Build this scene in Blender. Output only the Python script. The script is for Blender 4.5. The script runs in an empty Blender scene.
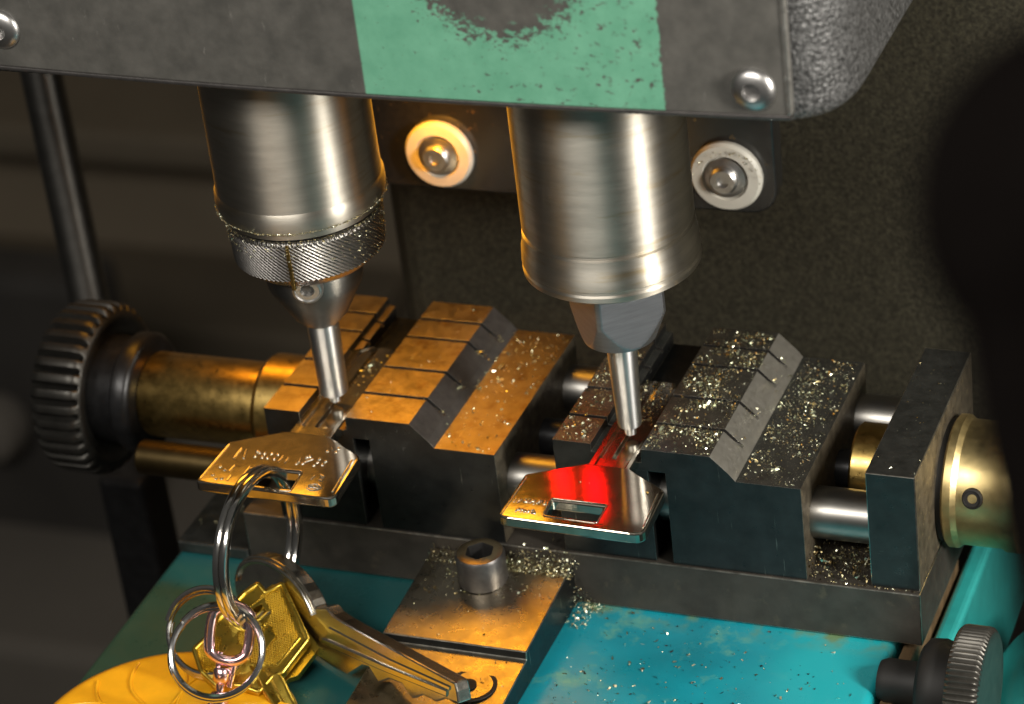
import bpy, bmesh, math, random
from mathutils import Vector, Matrix
random.seed(7)
PI=math.pi; rad=math.radians
scene=bpy.context.scene; COL=scene.collection
# ------------------------------------------------------------------ helpers
def empty(name,loc,label=None,cat=None,group=None):
    o=bpy.data.objects.new(name,None); COL.objects.link(o); o.location=loc; o.empty_display_size=.3
    if label: tag(o,label,cat,group)
    return o
def tag(o,label,cat=None,group=None,kind=None):
    if label: o['label']=label
    if cat: o['category']=cat
    if group: o['group']=group
    if kind: o['kind']=kind
    return o
def rootloc(p):
    l=Vector((0,0,0))
    while p is not None: l+=p.location; p=p.parent
    return l
def obj(name,bm,mat,parent=None,smooth=None,bevel=0,seg=2,ang=30,worn=None):
    """link a bmesh (world coordinates) as one object; children keep world coordinates"""
    bmesh.ops.recalc_face_normals(bm,faces=bm.faces[:])
    me=bpy.data.meshes.new(name); bm.to_mesh(me); bm.free()
    if smooth is not None:
        for p in me.polygons: p.use_smooth=True
        me.set_sharp_from_angle(angle=rad(smooth))
    o=bpy.data.objects.new(name,me); COL.objects.link(o)
    if mat: me.materials.append(mat)
    if parent is not None:
        o.parent=parent; o.location=-rootloc(parent)
    if bevel:
        m=o.modifiers.new('Bevel','BEVEL'); m.width=bevel; m.segments=seg; m.limit_method='ANGLE'; m.angle_limit=rad(ang)
        if worn is not None: m.material=worn
    return o
def recenter(o):
    """top-level mesh: move its origin onto the middle of its base"""
    vs=[v.co for v in o.data.vertices]
    c=Vector(((min(v.x for v in vs)+max(v.x for v in vs))/2,(min(v.y for v in vs)+max(v.y for v in vs))/2,min(v.z for v in vs)))
    for v in o.data.vertices: v.co-=c
    o.location=c
    return o
def box(bm,a,b):
    x0,y0,z0=a;x1,y1,z1=b
    v=[bm.verts.new(p) for p in ((x0,y0,z0),(x1,y0,z0),(x1,y1,z0),(x0,y1,z0),(x0,y0,z1),(x1,y0,z1),(x1,y1,z1),(x0,y1,z1))]
    for f in ((0,3,2,1),(4,5,6,7),(0,1,5,4),(1,2,6,5),(2,3,7,6),(3,0,4,7)): bm.faces.new([v[i] for i in f])
def B(a,b):
    bm=bmesh.new(); box(bm,a,b); return bm
def loft(bm,rings,cap=True,closed=True):
    R=[[bm.verts.new(p) for p in r] for r in rings]; n=len(R[0])
    for a,b in zip(R,R[1:]):
        for i in range(n if closed else n-1): bm.faces.new((a[i],a[(i+1)%n],b[(i+1)%n],b[i]))
    if cap: bm.faces.new(R[0]); bm.faces.new(R[-1])
def lathe(bm,prof,c=(0,0,0),axis='Z',n=64,rfun=None):
    """prof: list of (r,h) along the axis; rfun(r,theta,h) may change the radius"""
    c=Vector(c); rings=[]
    for r,h in prof:
        ring=[]
        for i in range(n):
            t=2*PI*i/n; rr=rfun(r,t,h) if rfun else r
            a,b=rr*math.cos(t),rr*math.sin(t)
            p={'Z':(a,b,h),'X':(h,a,b),'Y':(a,h,b)}[axis]
            ring.append(c+Vector(p))
        rings.append(ring)
    loft(bm,rings)
def LT(prof,c=(0,0,0),axis='Z',n=64,rfun=None):
    bm=bmesh.new(); lathe(bm,prof,c,axis,n,rfun); return bm
def sweep(bm,pts,sec,ups=None,closed=False):
    """sweep section [(a,b)] along pts; a along 'up', b along the side"""
    pts=[Vector(p) for p in pts]; N=len(pts); rings=[]
    for i,p in enumerate(pts):
        if closed: t=(pts[(i+1)%N]-pts[i-1])
        else: t=pts[min(i+1,N-1)]-pts[max(i-1,0)]
        t.normalize(); u=Vector(ups[i] if ups else (0,0,1)); u=(u-t*u.dot(t)).normalized(); s=t.cross(u)
        rings.append([p+u*a+s*b for a,b in sec])
    if closed: rings.append(rings[0]); 
    if closed:
        R=[[bm.verts.new(q) for q in r] for r in rings[:-1]]; n=len(sec); R.append(R[0])
        for a,b in zip(R,R[1:]):
            for i in range(n): bm.faces.new((a[i],a[(i+1)%n],b[(i+1)%n],b[i]))
    else: loft(bm,rings)
def circ(r,n=10): return [(r*math.cos(2*PI*i/n),r*math.sin(2*PI*i/n)) for i in range(n)]
def rrect(a,b,r,n=3):
    out=[]
    for cx,cy,t0 in ((a-r,b-r,0),(-a+r,b-r,90),(-a+r,-b+r,180),(a-r,-b+r,270)):
        for k in range(n+1):
            t=rad(t0+90*k/n); out.append((cx+r*math.cos(t),cy+r*math.sin(t)))
    return out
def plate(bm,outer,holes,fr,z0,z1):
    """flat outline with holes, extruded; fr maps (x,y,z) to the world"""
    es=[]
    for loop in [outer]+list(holes):
        vs=[bm.verts.new(fr(x,y,z1)) for x,y in loop]
        for i in range(len(vs)): es.append(bm.edges.new((vs[i],vs[(i+1)%len(vs)])))
    g=bmesh.ops.triangle_fill(bm,use_beauty=True,use_dissolve=True,edges=es)
    fs=[f for f in bm.faces]
    ex=bmesh.ops.extrude_face_region(bm,geom=fs)
    d=fr(0,0,z0)-fr(0,0,z1)
    bmesh.ops.translate(bm,vec=d,verts=[v for v in ex['geom'] if isinstance(v,bmesh.types.BMVert)])
def roundpoly(pts,r,n=4):
    """round the corners of a polygon; r may be a list"""
    out=[];N=len(pts)
    for i in range(N):
        rr=r[i] if isinstance(r,(list,tuple)) else r
        p=Vector(pts[i]).to_2d();a=Vector(pts[i-1]).to_2d();b=Vector(pts[(i+1)%N]).to_2d()
        if rr<=0: out.append(tuple(p)); continue
        d=min(rr,(a-p).length*.45,(b-p).length*.45)
        s=p+(a-p).normalized()*d; e=p+(b-p).normalized()*d
        for k in range(n+1):
            t=k/n; q=s*(1-t)**2+p*2*t*(1-t)+e*t*t; out.append((q.x,q.y))
    return out
# ------------------------------------------------------------------ materials
def mk(name,base,metal=0,rough=.4,var=.0,vscale=3,bump=0,bscale=20,rvar=.0,aniso=0,spec=.5,coat=0,stain=None,stretch=None,detail=6,emit=None,scratch=None):
    m=bpy.data.materials.new(name); m.use_nodes=True; nt=m.node_tree; N=nt.nodes; Lk=nt.links
    p=N['Principled BSDF']; p.inputs['Base Color'].default_value=(*base,1); p.inputs['Metallic'].default_value=metal
    p.inputs['Roughness'].default_value=rough; p.inputs['Specular IOR Level'].default_value=spec
    if coat: p.inputs['Coat Weight'].default_value=coat; p.inputs['Coat Roughness'].default_value=.15
    tc=N.new('ShaderNodeTexCoord'); mp=N.new('ShaderNodeMapping'); Lk.new(tc.outputs['Object'],mp.inputs[0])
    if stretch: mp.inputs['Scale'].default_value=stretch
    def noise(sc,det=detail,rg=.6):
        n=N.new('ShaderNodeTexNoise'); n.inputs['Scale'].default_value=sc; n.inputs['Detail'].default_value=det; n.inputs['Roughness'].default_value=rg
        Lk.new(mp.outputs[0],n.inputs['Vector']); return n
    def ramp(src,lo,hi,c0=(0,0,0,1),c1=(1,1,1,1)):
        r=N.new('ShaderNodeValToRGB'); r.color_ramp.elements[0].position=lo; r.color_ramp.elements[1].position=hi
        r.color_ramp.elements[0].color=c0; r.color_ramp.elements[1].color=c1; Lk.new(src,r.inputs[0]); return r
    csock=None
    if var:
        n=noise(vscale); r=ramp(n.outputs['Fac'],.3,.72,(*[c*(1-var) for c in base],1),(*[min(1,c*(1+var)) for c in base],1)); csock=r.outputs[0]
    if stain:
        sc,scale,lo,hi=stain
        n=noise(scale,8,.65); r=ramp(n.outputs['Fac'],lo,hi)
        mx=N.new('ShaderNodeMix'); mx.data_type='RGBA'; mx.inputs['B'].default_value=(*sc,1)
        if csock: Lk.new(csock,mx.inputs['A'])
        else: mx.inputs['A'].default_value=(*base,1)
        Lk.new(r.outputs[0],mx.inputs['Factor']); csock=mx.outputs['Result']
    if scratch:
        sc,st,lo,hi=scratch
        m2=N.new('ShaderNodeMapping'); m2.inputs['Scale'].default_value=st; m2.inputs['Rotation'].default_value=(.06,.09,.05); Lk.new(tc.outputs['Object'],m2.inputs[0])
        n=N.new('ShaderNodeTexNoise'); n.inputs['Scale'].default_value=1; n.inputs['Detail'].default_value=3; Lk.new(m2.outputs[0],n.inputs['Vector'])
        r=ramp(n.outputs['Fac'],lo,hi)
        mx=N.new('ShaderNodeMix'); mx.data_type='RGBA'; mx.inputs['B'].default_value=(*sc,1)
        if csock: Lk.new(csock,mx.inputs['A'])
        else: mx.inputs['A'].default_value=(*base,1)
        Lk.new(r.outputs[0],mx.inputs['Factor']); csock=mx.outputs['Result']
    if csock: Lk.new(csock,p.inputs['Base Color'])
    if rvar:
        n=noise(vscale*2.3,6,.7); mr=N.new('ShaderNodeMapRange'); mr.inputs['From Min'].default_value=.25; mr.inputs['From Max'].default_value=.75
        mr.inputs['To Min'].default_value=max(.02,rough-rvar); mr.inputs['To Max'].default_value=rough+rvar
        Lk.new(n.outputs['Fac'],mr.inputs[0]); Lk.new(mr.outputs[0],p.inputs['Roughness'])
    if bump:
        n=noise(bscale,4,.6); b=N.new('ShaderNodeBump'); b.inputs['Strength'].default_value=bump; b.inputs['Distance'].default_value=.02
        Lk.new(n.outputs['Fac'],b.inputs['Height']); Lk.new(b.outputs[0],p.inputs['Normal'])
    if aniso:
        p.inputs['Anisotropic'].default_value=aniso; p.inputs['Anisotropic Rotation'].default_value=.25
        t=N.new('ShaderNodeTangent'); t.direction_type='RADIAL'; t.axis='Z'; Lk.new(t.outputs[0],p.inputs['Tangent'])
    if emit:
        p.inputs['Emission Color'].default_value=(*emit[0],1); p.inputs['Emission Strength'].default_value=emit[1]
    return m
M={}
M['ground']=mk('ground_steel',(.47,.37,.22),1,.36,var=.18,vscale=2.2,bump=.12,bscale=26,rvar=.09,stain=((.30,.19,.08),3.2,.52,.72))
M['blackened']=mk('blackened_steel',(.040,.042,.042),.85,.33,var=.25,vscale=2.5,bump=.08,bscale=40,rvar=.1,stain=((.2,.19,.17),5.5,.66,.8),scratch=((.26,.25,.22),(26,26,1.1),.70,.76))
M['worn']=mk('worn_bright_edge',(.50,.48,.43),1,.33,var=.5,vscale=5)
M['barmat']=mk('oily_bare_bar',(.062,.054,.045),.5,.5,var=.3,vscale=1.5,bump=.15,bscale=14,rvar=.1,stain=((.13,.105,.07),2.5,.58,.8))
M['dusty']=mk('dusty_steel',(.12,.10,.07),.6,.55,var=.5,vscale=5,bump=.2,bscale=25,stain=((.34,.27,.14),9,.60,.72))
M['clampm']=mk('ground_clamp_steel',(.34,.30,.23),1,.30,var=.2,vscale=2.2,bump=.1,bscale=26,rvar=.09)
M['dulldust']=mk('dusty_milled_steel',(.105,.108,.10),.85,.42,var=.3,vscale=4,bump=.25,bscale=30,rvar=.1,stain=((.46,.45,.31),34,.60,.68),detail=4)
M['dull']=mk('dull_milled_steel',(.115,.12,.113),.9,.4,var=.3,vscale=4,bump=.2,bscale=30,rvar=.1)
M['pale']=mk('pale_milled_steel',(.62,.60,.56),1,.42,var=.1,vscale=6,bump=.1,bscale=60,rvar=.08)
M['slate']=mk('slate_milled_steel',(.17,.16,.155),.9,.4,var=.2,vscale=6,bump=.1,bscale=60)
M['barrel']=mk('turned_steel',(.44,.41,.355),1,.45,var=.10,vscale=1.6,rvar=.03,aniso=.86,stretch=(.7,.7,5),bump=.06,bscale=9,stain=((.36,.30,.2),1.0,.56,.75))
M['barrelb']=mk('turned_steel_worn',(.45,.42,.365),1,.45,var=.12,vscale=1.5,rvar=.04,aniso=.86,stretch=(.7,.7,5),bump=.06,bscale=9,stain=((.38,.31,.2),1.0,.53,.72))
M['nose']=mk('grey_tool_steel',(.20,.193,.18),1,.42,var=.15,vscale=4,aniso=.7)
M['cutter']=mk('bright_tool_steel',(.62,.62,.62),1,.42,var=.05,vscale=6,aniso=.82)
M['knurl']=mk('knurled_steel',(.2,.19,.18),1,.36,var=.2,vscale=5)
M['hexflat']=mk('brushed_steel',(.37,.38,.41),1,.42,var=.1,vscale=3,bump=.14,bscale=14,stretch=(.5,.5,6))
M['chrome']=mk('chrome',(.66,.65,.63),1,.13,var=.08,vscale=5)
M['nickel']=mk('nickel_silver',(.41,.375,.315),1,.075,var=.22,vscale=3.5,bump=.02,bscale=70,rvar=.035,scratch=((.58,.54,.46),(3,40,40),.66,.76))
M['bladem']=mk('milled_key_blade',(.52,.49,.42),1,.27,var=.1,vscale=5,bump=.03,bscale=30,rvar=.05)
def two_lobe(m,rough2,fac):
    nt=m.node_tree; N=nt.nodes; Lk=nt.links; p=N['Principled BSDF']; o=N['Material Output']
    q=N.new('ShaderNodeBsdfPrincipled'); q.inputs['Metallic'].default_value=1; q.inputs['Roughness'].default_value=rough2
    if p.inputs['Base Color'].links: Lk.new(p.inputs['Base Color'].links[0].from_socket,q.inputs['Base Color'])
    if p.inputs['Normal'].links: Lk.new(p.inputs['Normal'].links[0].from_socket,q.inputs['Normal'])
    mx=N.new('ShaderNodeMixShader'); mx.inputs[0].default_value=fac; Lk.new(p.outputs[0],mx.inputs[1]); Lk.new(q.outputs[0],mx.inputs[2]); Lk.new(mx.outputs[0],o.inputs['Surface'])
two_lobe(M['nickel'],.36,.15)
M['nickelblade']=mk('milled_nickel_blade',(.50,.46,.38),1,.19,var=.15,vscale=4,bump=.02,bscale=50,rvar=.05)
M['silver']=mk('worn_silver',(.62,.59,.52),1,.22,var=.12,vscale=4,bump=.05,bscale=30,rvar=.06)
M['nickelmark']=mk('stamped_nickel',(.68,.63,.52),1,.2)
M['pink']=mk('rosy_plated_wire',(.90,.62,.65),1,.2)
M['brass']=mk('dull_brass',(.50,.34,.11),1,.33,var=.2,vscale=3,rvar=.1,stain=((.24,.17,.07),3,.58,.8))
M['rodbrown']=mk('brown_rod',(.10,.07,.03),1,.4,var=.2,vscale=3)
M['bush']=mk('bright_brass',(.80,.63,.30),1,.4,var=.15,vscale=3,rvar=.08,stain=((.40,.28,.11),2.5,.62,.85))
M['goldkey']=mk('gold_brass',(.62,.44,.07),1,.3,var=.12,vscale=4,bump=.08,bscale=50,rvar=.06)
M['chip']=mk('brass_chip',(.80,.80,.62),1,.34,var=.2,vscale=9)
M['chipdim']=mk('oily_brass_chip',(.38,.35,.22),1,.42,var=.5,vscale=11)
M['dustm']=mk('brass_dust',(.46,.38,.2),.9,.45,var=.5,vscale=14)
M['black']=mk('black_oxide',(.02,.02,.021),.6,.33,var=.3,vscale=4,rvar=.08)
M['ridge']=mk('black_oxide_grip',(.040,.038,.034),.75,.4,var=.2,vscale=4)
M['ridge2']=mk('dark_knurled_cap',(.10,.095,.085),.85,.42,var=.25,vscale=5)
M['groove']=mk('grimy_groove',(.012,.011,.01),.2,.6)
M['nylon']=mk('white_nylon',(.56,.54,.48),0,.42,var=.08,vscale=3,coat=.2)
M['blackgloss']=mk('black_gloss_paint',(.012,.012,.012),0,.22,coat=.6,var=.3,vscale=8,stain=((.16,.1,.03),7,.63,.75))
M['teal']=mk('teal_enamel',(.007,.215,.275),0,.33,var=.2,vscale=.7,coat=.4,rvar=.14,bump=.05,bscale=3,stain=((.13,.33,.22),1.1,.55,.72),scratch=((.22,.26,.22),(3,9,9),.74,.79))
def _bed():
    m=M['teal']; nt=m.node_tree; N=nt.nodes; Lk=nt.links; p=N['Principled BSDF']; src=p.inputs['Base Color'].links[0].from_socket
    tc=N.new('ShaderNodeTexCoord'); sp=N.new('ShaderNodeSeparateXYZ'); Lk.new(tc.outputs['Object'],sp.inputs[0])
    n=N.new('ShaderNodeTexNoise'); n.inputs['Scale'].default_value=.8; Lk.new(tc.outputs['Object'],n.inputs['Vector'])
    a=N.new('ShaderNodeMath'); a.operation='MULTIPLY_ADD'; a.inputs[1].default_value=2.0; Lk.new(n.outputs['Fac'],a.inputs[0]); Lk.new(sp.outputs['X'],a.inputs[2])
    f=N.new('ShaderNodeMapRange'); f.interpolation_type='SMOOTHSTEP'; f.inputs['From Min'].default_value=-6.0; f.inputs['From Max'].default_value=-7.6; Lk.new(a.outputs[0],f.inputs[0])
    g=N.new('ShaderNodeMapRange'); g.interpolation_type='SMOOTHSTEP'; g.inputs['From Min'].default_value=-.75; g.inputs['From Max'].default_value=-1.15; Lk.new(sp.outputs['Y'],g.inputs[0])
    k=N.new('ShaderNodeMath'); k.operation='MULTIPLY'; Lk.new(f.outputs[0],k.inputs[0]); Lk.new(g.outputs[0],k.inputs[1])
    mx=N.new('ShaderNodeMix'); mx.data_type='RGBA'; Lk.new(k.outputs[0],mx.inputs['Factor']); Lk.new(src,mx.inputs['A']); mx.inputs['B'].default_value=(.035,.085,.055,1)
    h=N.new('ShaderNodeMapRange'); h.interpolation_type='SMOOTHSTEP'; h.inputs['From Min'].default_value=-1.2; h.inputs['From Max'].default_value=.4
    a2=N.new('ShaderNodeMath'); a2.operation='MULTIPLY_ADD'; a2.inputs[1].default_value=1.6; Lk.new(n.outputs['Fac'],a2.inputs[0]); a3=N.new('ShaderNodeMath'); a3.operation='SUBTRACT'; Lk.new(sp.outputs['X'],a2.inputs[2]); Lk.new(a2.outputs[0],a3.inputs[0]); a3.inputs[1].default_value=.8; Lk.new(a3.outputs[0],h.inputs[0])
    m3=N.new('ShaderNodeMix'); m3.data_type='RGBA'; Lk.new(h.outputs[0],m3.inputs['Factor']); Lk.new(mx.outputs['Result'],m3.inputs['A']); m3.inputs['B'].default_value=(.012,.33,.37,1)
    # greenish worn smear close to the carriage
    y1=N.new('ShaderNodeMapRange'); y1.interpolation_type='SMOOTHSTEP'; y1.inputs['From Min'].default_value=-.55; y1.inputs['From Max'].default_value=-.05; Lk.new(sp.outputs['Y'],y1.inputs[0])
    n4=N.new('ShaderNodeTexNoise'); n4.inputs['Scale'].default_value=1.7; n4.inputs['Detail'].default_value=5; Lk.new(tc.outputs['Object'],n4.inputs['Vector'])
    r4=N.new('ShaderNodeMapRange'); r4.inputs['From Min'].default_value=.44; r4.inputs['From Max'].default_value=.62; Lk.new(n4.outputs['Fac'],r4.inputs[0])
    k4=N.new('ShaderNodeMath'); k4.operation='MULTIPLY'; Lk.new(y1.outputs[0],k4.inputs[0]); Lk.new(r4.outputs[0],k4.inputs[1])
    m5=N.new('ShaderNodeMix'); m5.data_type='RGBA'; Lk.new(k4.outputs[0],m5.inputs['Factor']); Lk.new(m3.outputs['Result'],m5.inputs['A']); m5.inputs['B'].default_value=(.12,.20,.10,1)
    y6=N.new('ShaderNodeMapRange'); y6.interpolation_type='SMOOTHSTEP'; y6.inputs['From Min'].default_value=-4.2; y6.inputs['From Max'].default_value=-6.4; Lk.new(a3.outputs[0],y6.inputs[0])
    m6=N.new('ShaderNodeMix'); m6.data_type='RGBA'; Lk.new(y6.outputs[0],m6.inputs['Factor']); Lk.new(m5.outputs['Result'],m6.inputs['A']); m6.inputs['B'].default_value=(.012,.085,.088,1)  # shade over the left of the bed, put into the paint colour
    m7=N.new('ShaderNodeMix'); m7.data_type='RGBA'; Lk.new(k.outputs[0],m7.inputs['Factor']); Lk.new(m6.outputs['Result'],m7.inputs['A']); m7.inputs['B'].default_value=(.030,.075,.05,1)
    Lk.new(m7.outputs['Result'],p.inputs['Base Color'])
_bed()
M['tealside']=mk('teal_enamel_side',(.025,.30,.29),0,.3,var=.2,vscale=1.2,coat=.4)
M['rust']=mk('bare_cast_iron',(.16,.10,.05),.3,.6,var=.5,vscale=3,bump=.3,bscale=12)
M['yellow']=mk('yellow_plastic',(.86,.42,.012),0,.33,var=.1,vscale=2,coat=.3,bump=.05,bscale=6)
M['handle']=mk('black_rubber',(.0028,.0022,.002),0,.95,var=.2,vscale=3,spec=.02)
M['screw']=mk('plated_screw',(.55,.54,.53),1,.36,var=.1,vscale=8)
M['room']=mk('dim_plaster',(.43,.355,.26),0,.9,var=.15,vscale=.05)
M['shelfm']=mk('brown_timber',(.26,.215,.155),0,.8,var=.1,vscale=.2)
M['roomdark']=mk('dark_timber',(.06,.055,.05),0,.7,var=.2,vscale=.2)
M['greypanel']=mk('grey_panel',(.19,.17,.145),0,.8,var=.1,vscale=.1)
M['postm']=mk('satin_rod',(.30,.29,.27),1,.36,var=.1,vscale=2)
# hammered enamel
def hammered(name,base,dark,rough,sc,strength):
    m=bpy.data.materials.new(name); m.use_nodes=True; nt=m.node_tree; N=nt.nodes; Lk=nt.links; p=N['Principled BSDF']
    tc=N.new('ShaderNodeTexCoord'); v=N.new('ShaderNodeTexVoronoi'); v.inputs['Scale'].default_value=sc; Lk.new(tc.outputs['Object'],v.inputs['Vector'])
    n=N.new('ShaderNodeTexNoise'); n.inputs['Scale'].default_value=sc*1.1; n.inputs['Detail'].default_value=5; n.inputs['Roughness'].default_value=.7; Lk.new(tc.outputs['Object'],n.inputs['Vector'])
    r=N.new('ShaderNodeValToRGB'); r.color_ramp.elements[0].position=.4; r.color_ramp.elements[1].position=.66
    r.color_ramp.elements[0].color=(*dark,1); r.color_ramp.elements[1].color=(*base,1); Lk.new(n.outputs['Fac'],r.inputs[0])
    Lk.new(r.outputs[0],p.inputs['Base Color'])
    ad=N.new('ShaderNodeMath'); ad.operation='ADD'; Lk.new(v.outputs['Distance'],ad.inputs[0]); Lk.new(n.outputs['Fac'],ad.inputs[1])
    b=N.new('ShaderNodeBump'); b.inputs['Strength'].default_value=strength; b.inputs['Distance'].default_value=.06; Lk.new(ad.outputs[0],b.inputs['Height']); Lk.new(b.outputs[0],p.inputs['Normal'])
    p.inputs['Metallic'].default_value=.45; p.inputs['Roughness'].default_value=rough
    return m
M['hammer']=hammered('hammered_grey_enamel',(.20,.20,.20),(.035,.035,.035),.38,15,.34)
M['column']=hammered('hammered_dark_enamel',(.078,.070,.046),(.028,.025,.017),.6,14,.16)
# face plate paint: grey with a worn green panel
def plate_mat():
    m=bpy.data.materials.new('painted_face_plate'); m.use_nodes=True; nt=m.node_tree; N=nt.nodes; Lk=nt.links; p=N['Principled BSDF']
    tc=N.new('ShaderNodeTexCoord'); sp=N.new('ShaderNodeSeparateXYZ'); Lk.new(tc.outputs['Object'],sp.inputs[0])
    def nz(s,d=7,rg=.65,st=None):
        n=N.new('ShaderNodeTexNoise'); n.inputs['Scale'].default_value=s; n.inputs['Detail'].default_value=d; n.inputs['Roughness'].default_value=rg
        if st:
            mp=N.new('ShaderNodeMapping'); mp.inputs['Scale'].default_value=st[0]; mp.inputs['Rotation'].default_value=st[1]; Lk.new(tc.outputs['Object'],mp.inputs[0]); Lk.new(mp.outputs[0],n.inputs['Vector'])
        else: Lk.new(tc.outputs['Object'],n.inputs['Vector'])
        return n.outputs['Fac']
    def mt(op,a,b=None,c=None,clamp=False):
        n=N.new('ShaderNodeMath'); n.operation=op; n.use_clamp=clamp
        for i,x in enumerate((a,b,c)):
            if x is None: continue
            if isinstance(x,(int,float)): n.inputs[i].default_value=x
            else: Lk.new(x,n.inputs[i])
        return n.outputs[0]
    def sm(x,lo,hi):
        n=N.new('ShaderNodeMapRange'); n.interpolation_type='SMOOTHSTEP'; n.inputs['From Min'].default_value=lo; n.inputs['From Max'].default_value=hi
        Lk.new(x,n.inputs[0]); return n.outputs[0]
    X,Z=sp.outputs['X'],sp.outputs['Z']
    fine=nz(7,9,.75); mid=nz(2.2,6,.6); scr=nz(5,6,.7,((1.4,1,2.2),(0,.7,0)))
    j=mt('MULTIPLY',mt('SUBTRACT',fine,.5),.22)
    left=sm(X,-5.37,-5.33)
    right=mt('SUBTRACT',1.0,sm(mt('ADD',X,j),-.93,-.89))
    # wear around the middle of the top edge
    dx=mt('DIVIDE',mt('ADD',X,3.2),1.3); dz=mt('DIVIDE',mt('SUBTRACT',Z,9.35),1.2)
    d=mt('SQRT',mt('ADD',mt('MULTIPLY',dx,dx),mt('MULTIPLY',dz,dz)))
    d=mt('ADD',d,mt('MULTIPLY',mt('SUBTRACT',scr,.5),1.3)); d=mt('ADD',d,mt('MULTIPLY',mt('SUBTRACT',fine,.5),1.2))
    keep=sm(d,.90,1.08)
    # small scuffs, denser to the right
    bias=mt('MULTIPLY',mt('ADD',X,5.4),.012)
    scuff=mt('SUBTRACT',1.0,sm(mt('ADD',mt('ADD',mt('MULTIPLY',scr,.55),mt('MULTIPLY',fine,.45)),bias),.585,.65))
    k=mt('MULTIPLY',mt('MULTIPLY',left,right),mt('MULTIPLY',keep,scuff))
    g=N.new('ShaderNodeValToRGB'); g.color_ramp.elements[0].color=(.07,.068,.062,1); g.color_ramp.elements[1].color=(.115,.11,.10,1)
    g.color_ramp.elements[0].position=.35; g.color_ramp.elements[1].position=.7; Lk.new(mid,g.inputs[0])
    # pale rubs on the grey
    rub=N.new('ShaderNodeMix'); rub.data_type='RGBA'; Lk.new(sm(nz(3.4,9,.75,((1.6,1,.5),(0,.25,0))),.61,.78),rub.inputs['Factor']); Lk.new(g.outputs[0],rub.inputs['A']); rub.inputs['B'].default_value=(.26,.25,.23,1)
    gr=N.new('ShaderNodeValToRGB'); gr.color_ramp.elements[0].color=(.118,.335,.22,1); gr.color_ramp.elements[1].color=(.17,.43,.29,1)
    gr.color_ramp.elements[0].position=.3; gr.color_ramp.elements[1].position=.7; Lk.new(mid,gr.inputs[0])
    mx=N.new('ShaderNodeMix'); mx.data_type='RGBA'; Lk.new(k,mx.inputs['Factor']); Lk.new(rub.outputs['Result'],mx.inputs['A']); Lk.new(gr.outputs[0],mx.inputs['B'])
    # bare worn lower and right rim
    Lk.new(mx.outputs['Result'],p.inputs['Base Color']); p.inputs['Roughness'].default_value=.42; p.inputs['Metallic'].default_value=.1
    b=N.new('ShaderNodeBump'); b.inputs['Strength'].default_value=.25; b.inputs['Distance'].default_value=.02; Lk.new(fine,b.inputs['Height']); Lk.new(b.outputs[0],p.inputs['Normal'])
    return m
M['faceplate']=plate_mat()

# ------------------------------------------------------------------ setting: dim workshop behind
def structure(name,bm,mat,bev=0):
    o=obj(name,bm,mat,bevel=bev); o['kind']='structure'; return o
structure('floor',B((-160,-60,-62),(160,120,-60)),M['roomdark'])
structure('back_wall',B((-160,86,-60),(160,90,120)),M['room'])
for nm,lab,a,b,mt_ in (('wall_shelf','dark timber shelf board on the far wall, higher of two',(-130,78,-39.2),(-49,86,-37.4),'shelfm'),
                   ('wall_shelf','dark timber shelf board on the far wall, lower of two',(-130,78,-50.6),(-49,86,-48.4),'shelfm')):
    o=recenter(obj(nm,B(a,b),M[mt_],bevel=.4)); tag(o,lab,'shelf',group='shelves on the far wall')
r=empty('tool_cabinet',(-60,60,-60),'dark blurred cabinet with a round pale knob, behind at far left','cabinet')
obj('cabinet_body',B((-75,52,-60),(-46.6,55,-30.2)),M['roomdark'],r,bevel=.6)
obj('handle',LT([(0.01,0),(1.2,-.2),(1.5,-1.0),(1.2,-1.9),(.5,-2.2),(.01,-2.2)],(-51.6,52,-36.8),'Y',24),M['greypanel'],r,smooth=40)
r=empty('storage_box',(-42,48,-60),'pale grey panelled box standing low in the blurred background','box')
obj('body',B((-66,44,-60),(-42,62,-42.5)),M['greypanel'],r,bevel=.6)
obj('lid',B((-66.4,43.6,-48.3),(-41.6,62.4,-47.1)),M['roomdark'],r,bevel=.3)

# ------------------------------------------------------------------ machine column and rear fittings
o=recenter(obj('machine_column',B((-10.2,7.6,-8),(16,13,26)),M['column'],bevel=.6,seg=4)); tag(o,'dark speckled hammered-paint column standing behind both spindles','machine column')
o=obj('support_rod',LT([(.4,-4),(.4,14)],(-17.15,8,0),'Z',32),M['nose'],smooth=40); tag(o,'blurred upright steel rod at far left behind the ridged black knob','rod')
r=empty('roller_bracket',(-5.3,5.2,1.85),'black glossy bracket carrying two white nylon rollers behind the spindles','bracket')
bm=bmesh.new(); out=roundpoly([(-9.3,1.86),(-1.72,1.83),(-1.70,3.62),(-9.3,3.62)],[.3,.55,.05,.05],6)
plate(bm,out,[],lambda x,y,z:Vector((x,z,y)),5.1,5.5)
obj('back_plate',bm,M['blackgloss'],r,bevel=.07,seg=3)
ro0=obj('roller',LT([(.2,0),(.58,0),(.615,-.05),(.615,-.13),(.57,-.19),(.40,-.20),(.36,-.13),(.2,-.13)],(-7.62,5.098,2.58),'Y',48),M['nylon'],r,smooth=35)
bo0=obj('bolt',LT([(.02,-.10),(.35,-.10),(.35,-.19),(.27,-.22),(.24,-.22),(.24,-.30),(.20,-.34),(.10,-.34),(.09,-.28),(.02,-.28)],(-7.62,5.098,2.58),'Y',32),M['screw'],ro0,smooth=35)
ro1=ro0.copy(); COL.objects.link(ro1); ro1.location=ro0.location+Vector((5.1,0,-.02)); ro1.parent=r
bo1=bo0.copy(); COL.objects.link(bo1); bo1.parent=ro1; bo1.location=bo0.location

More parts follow.
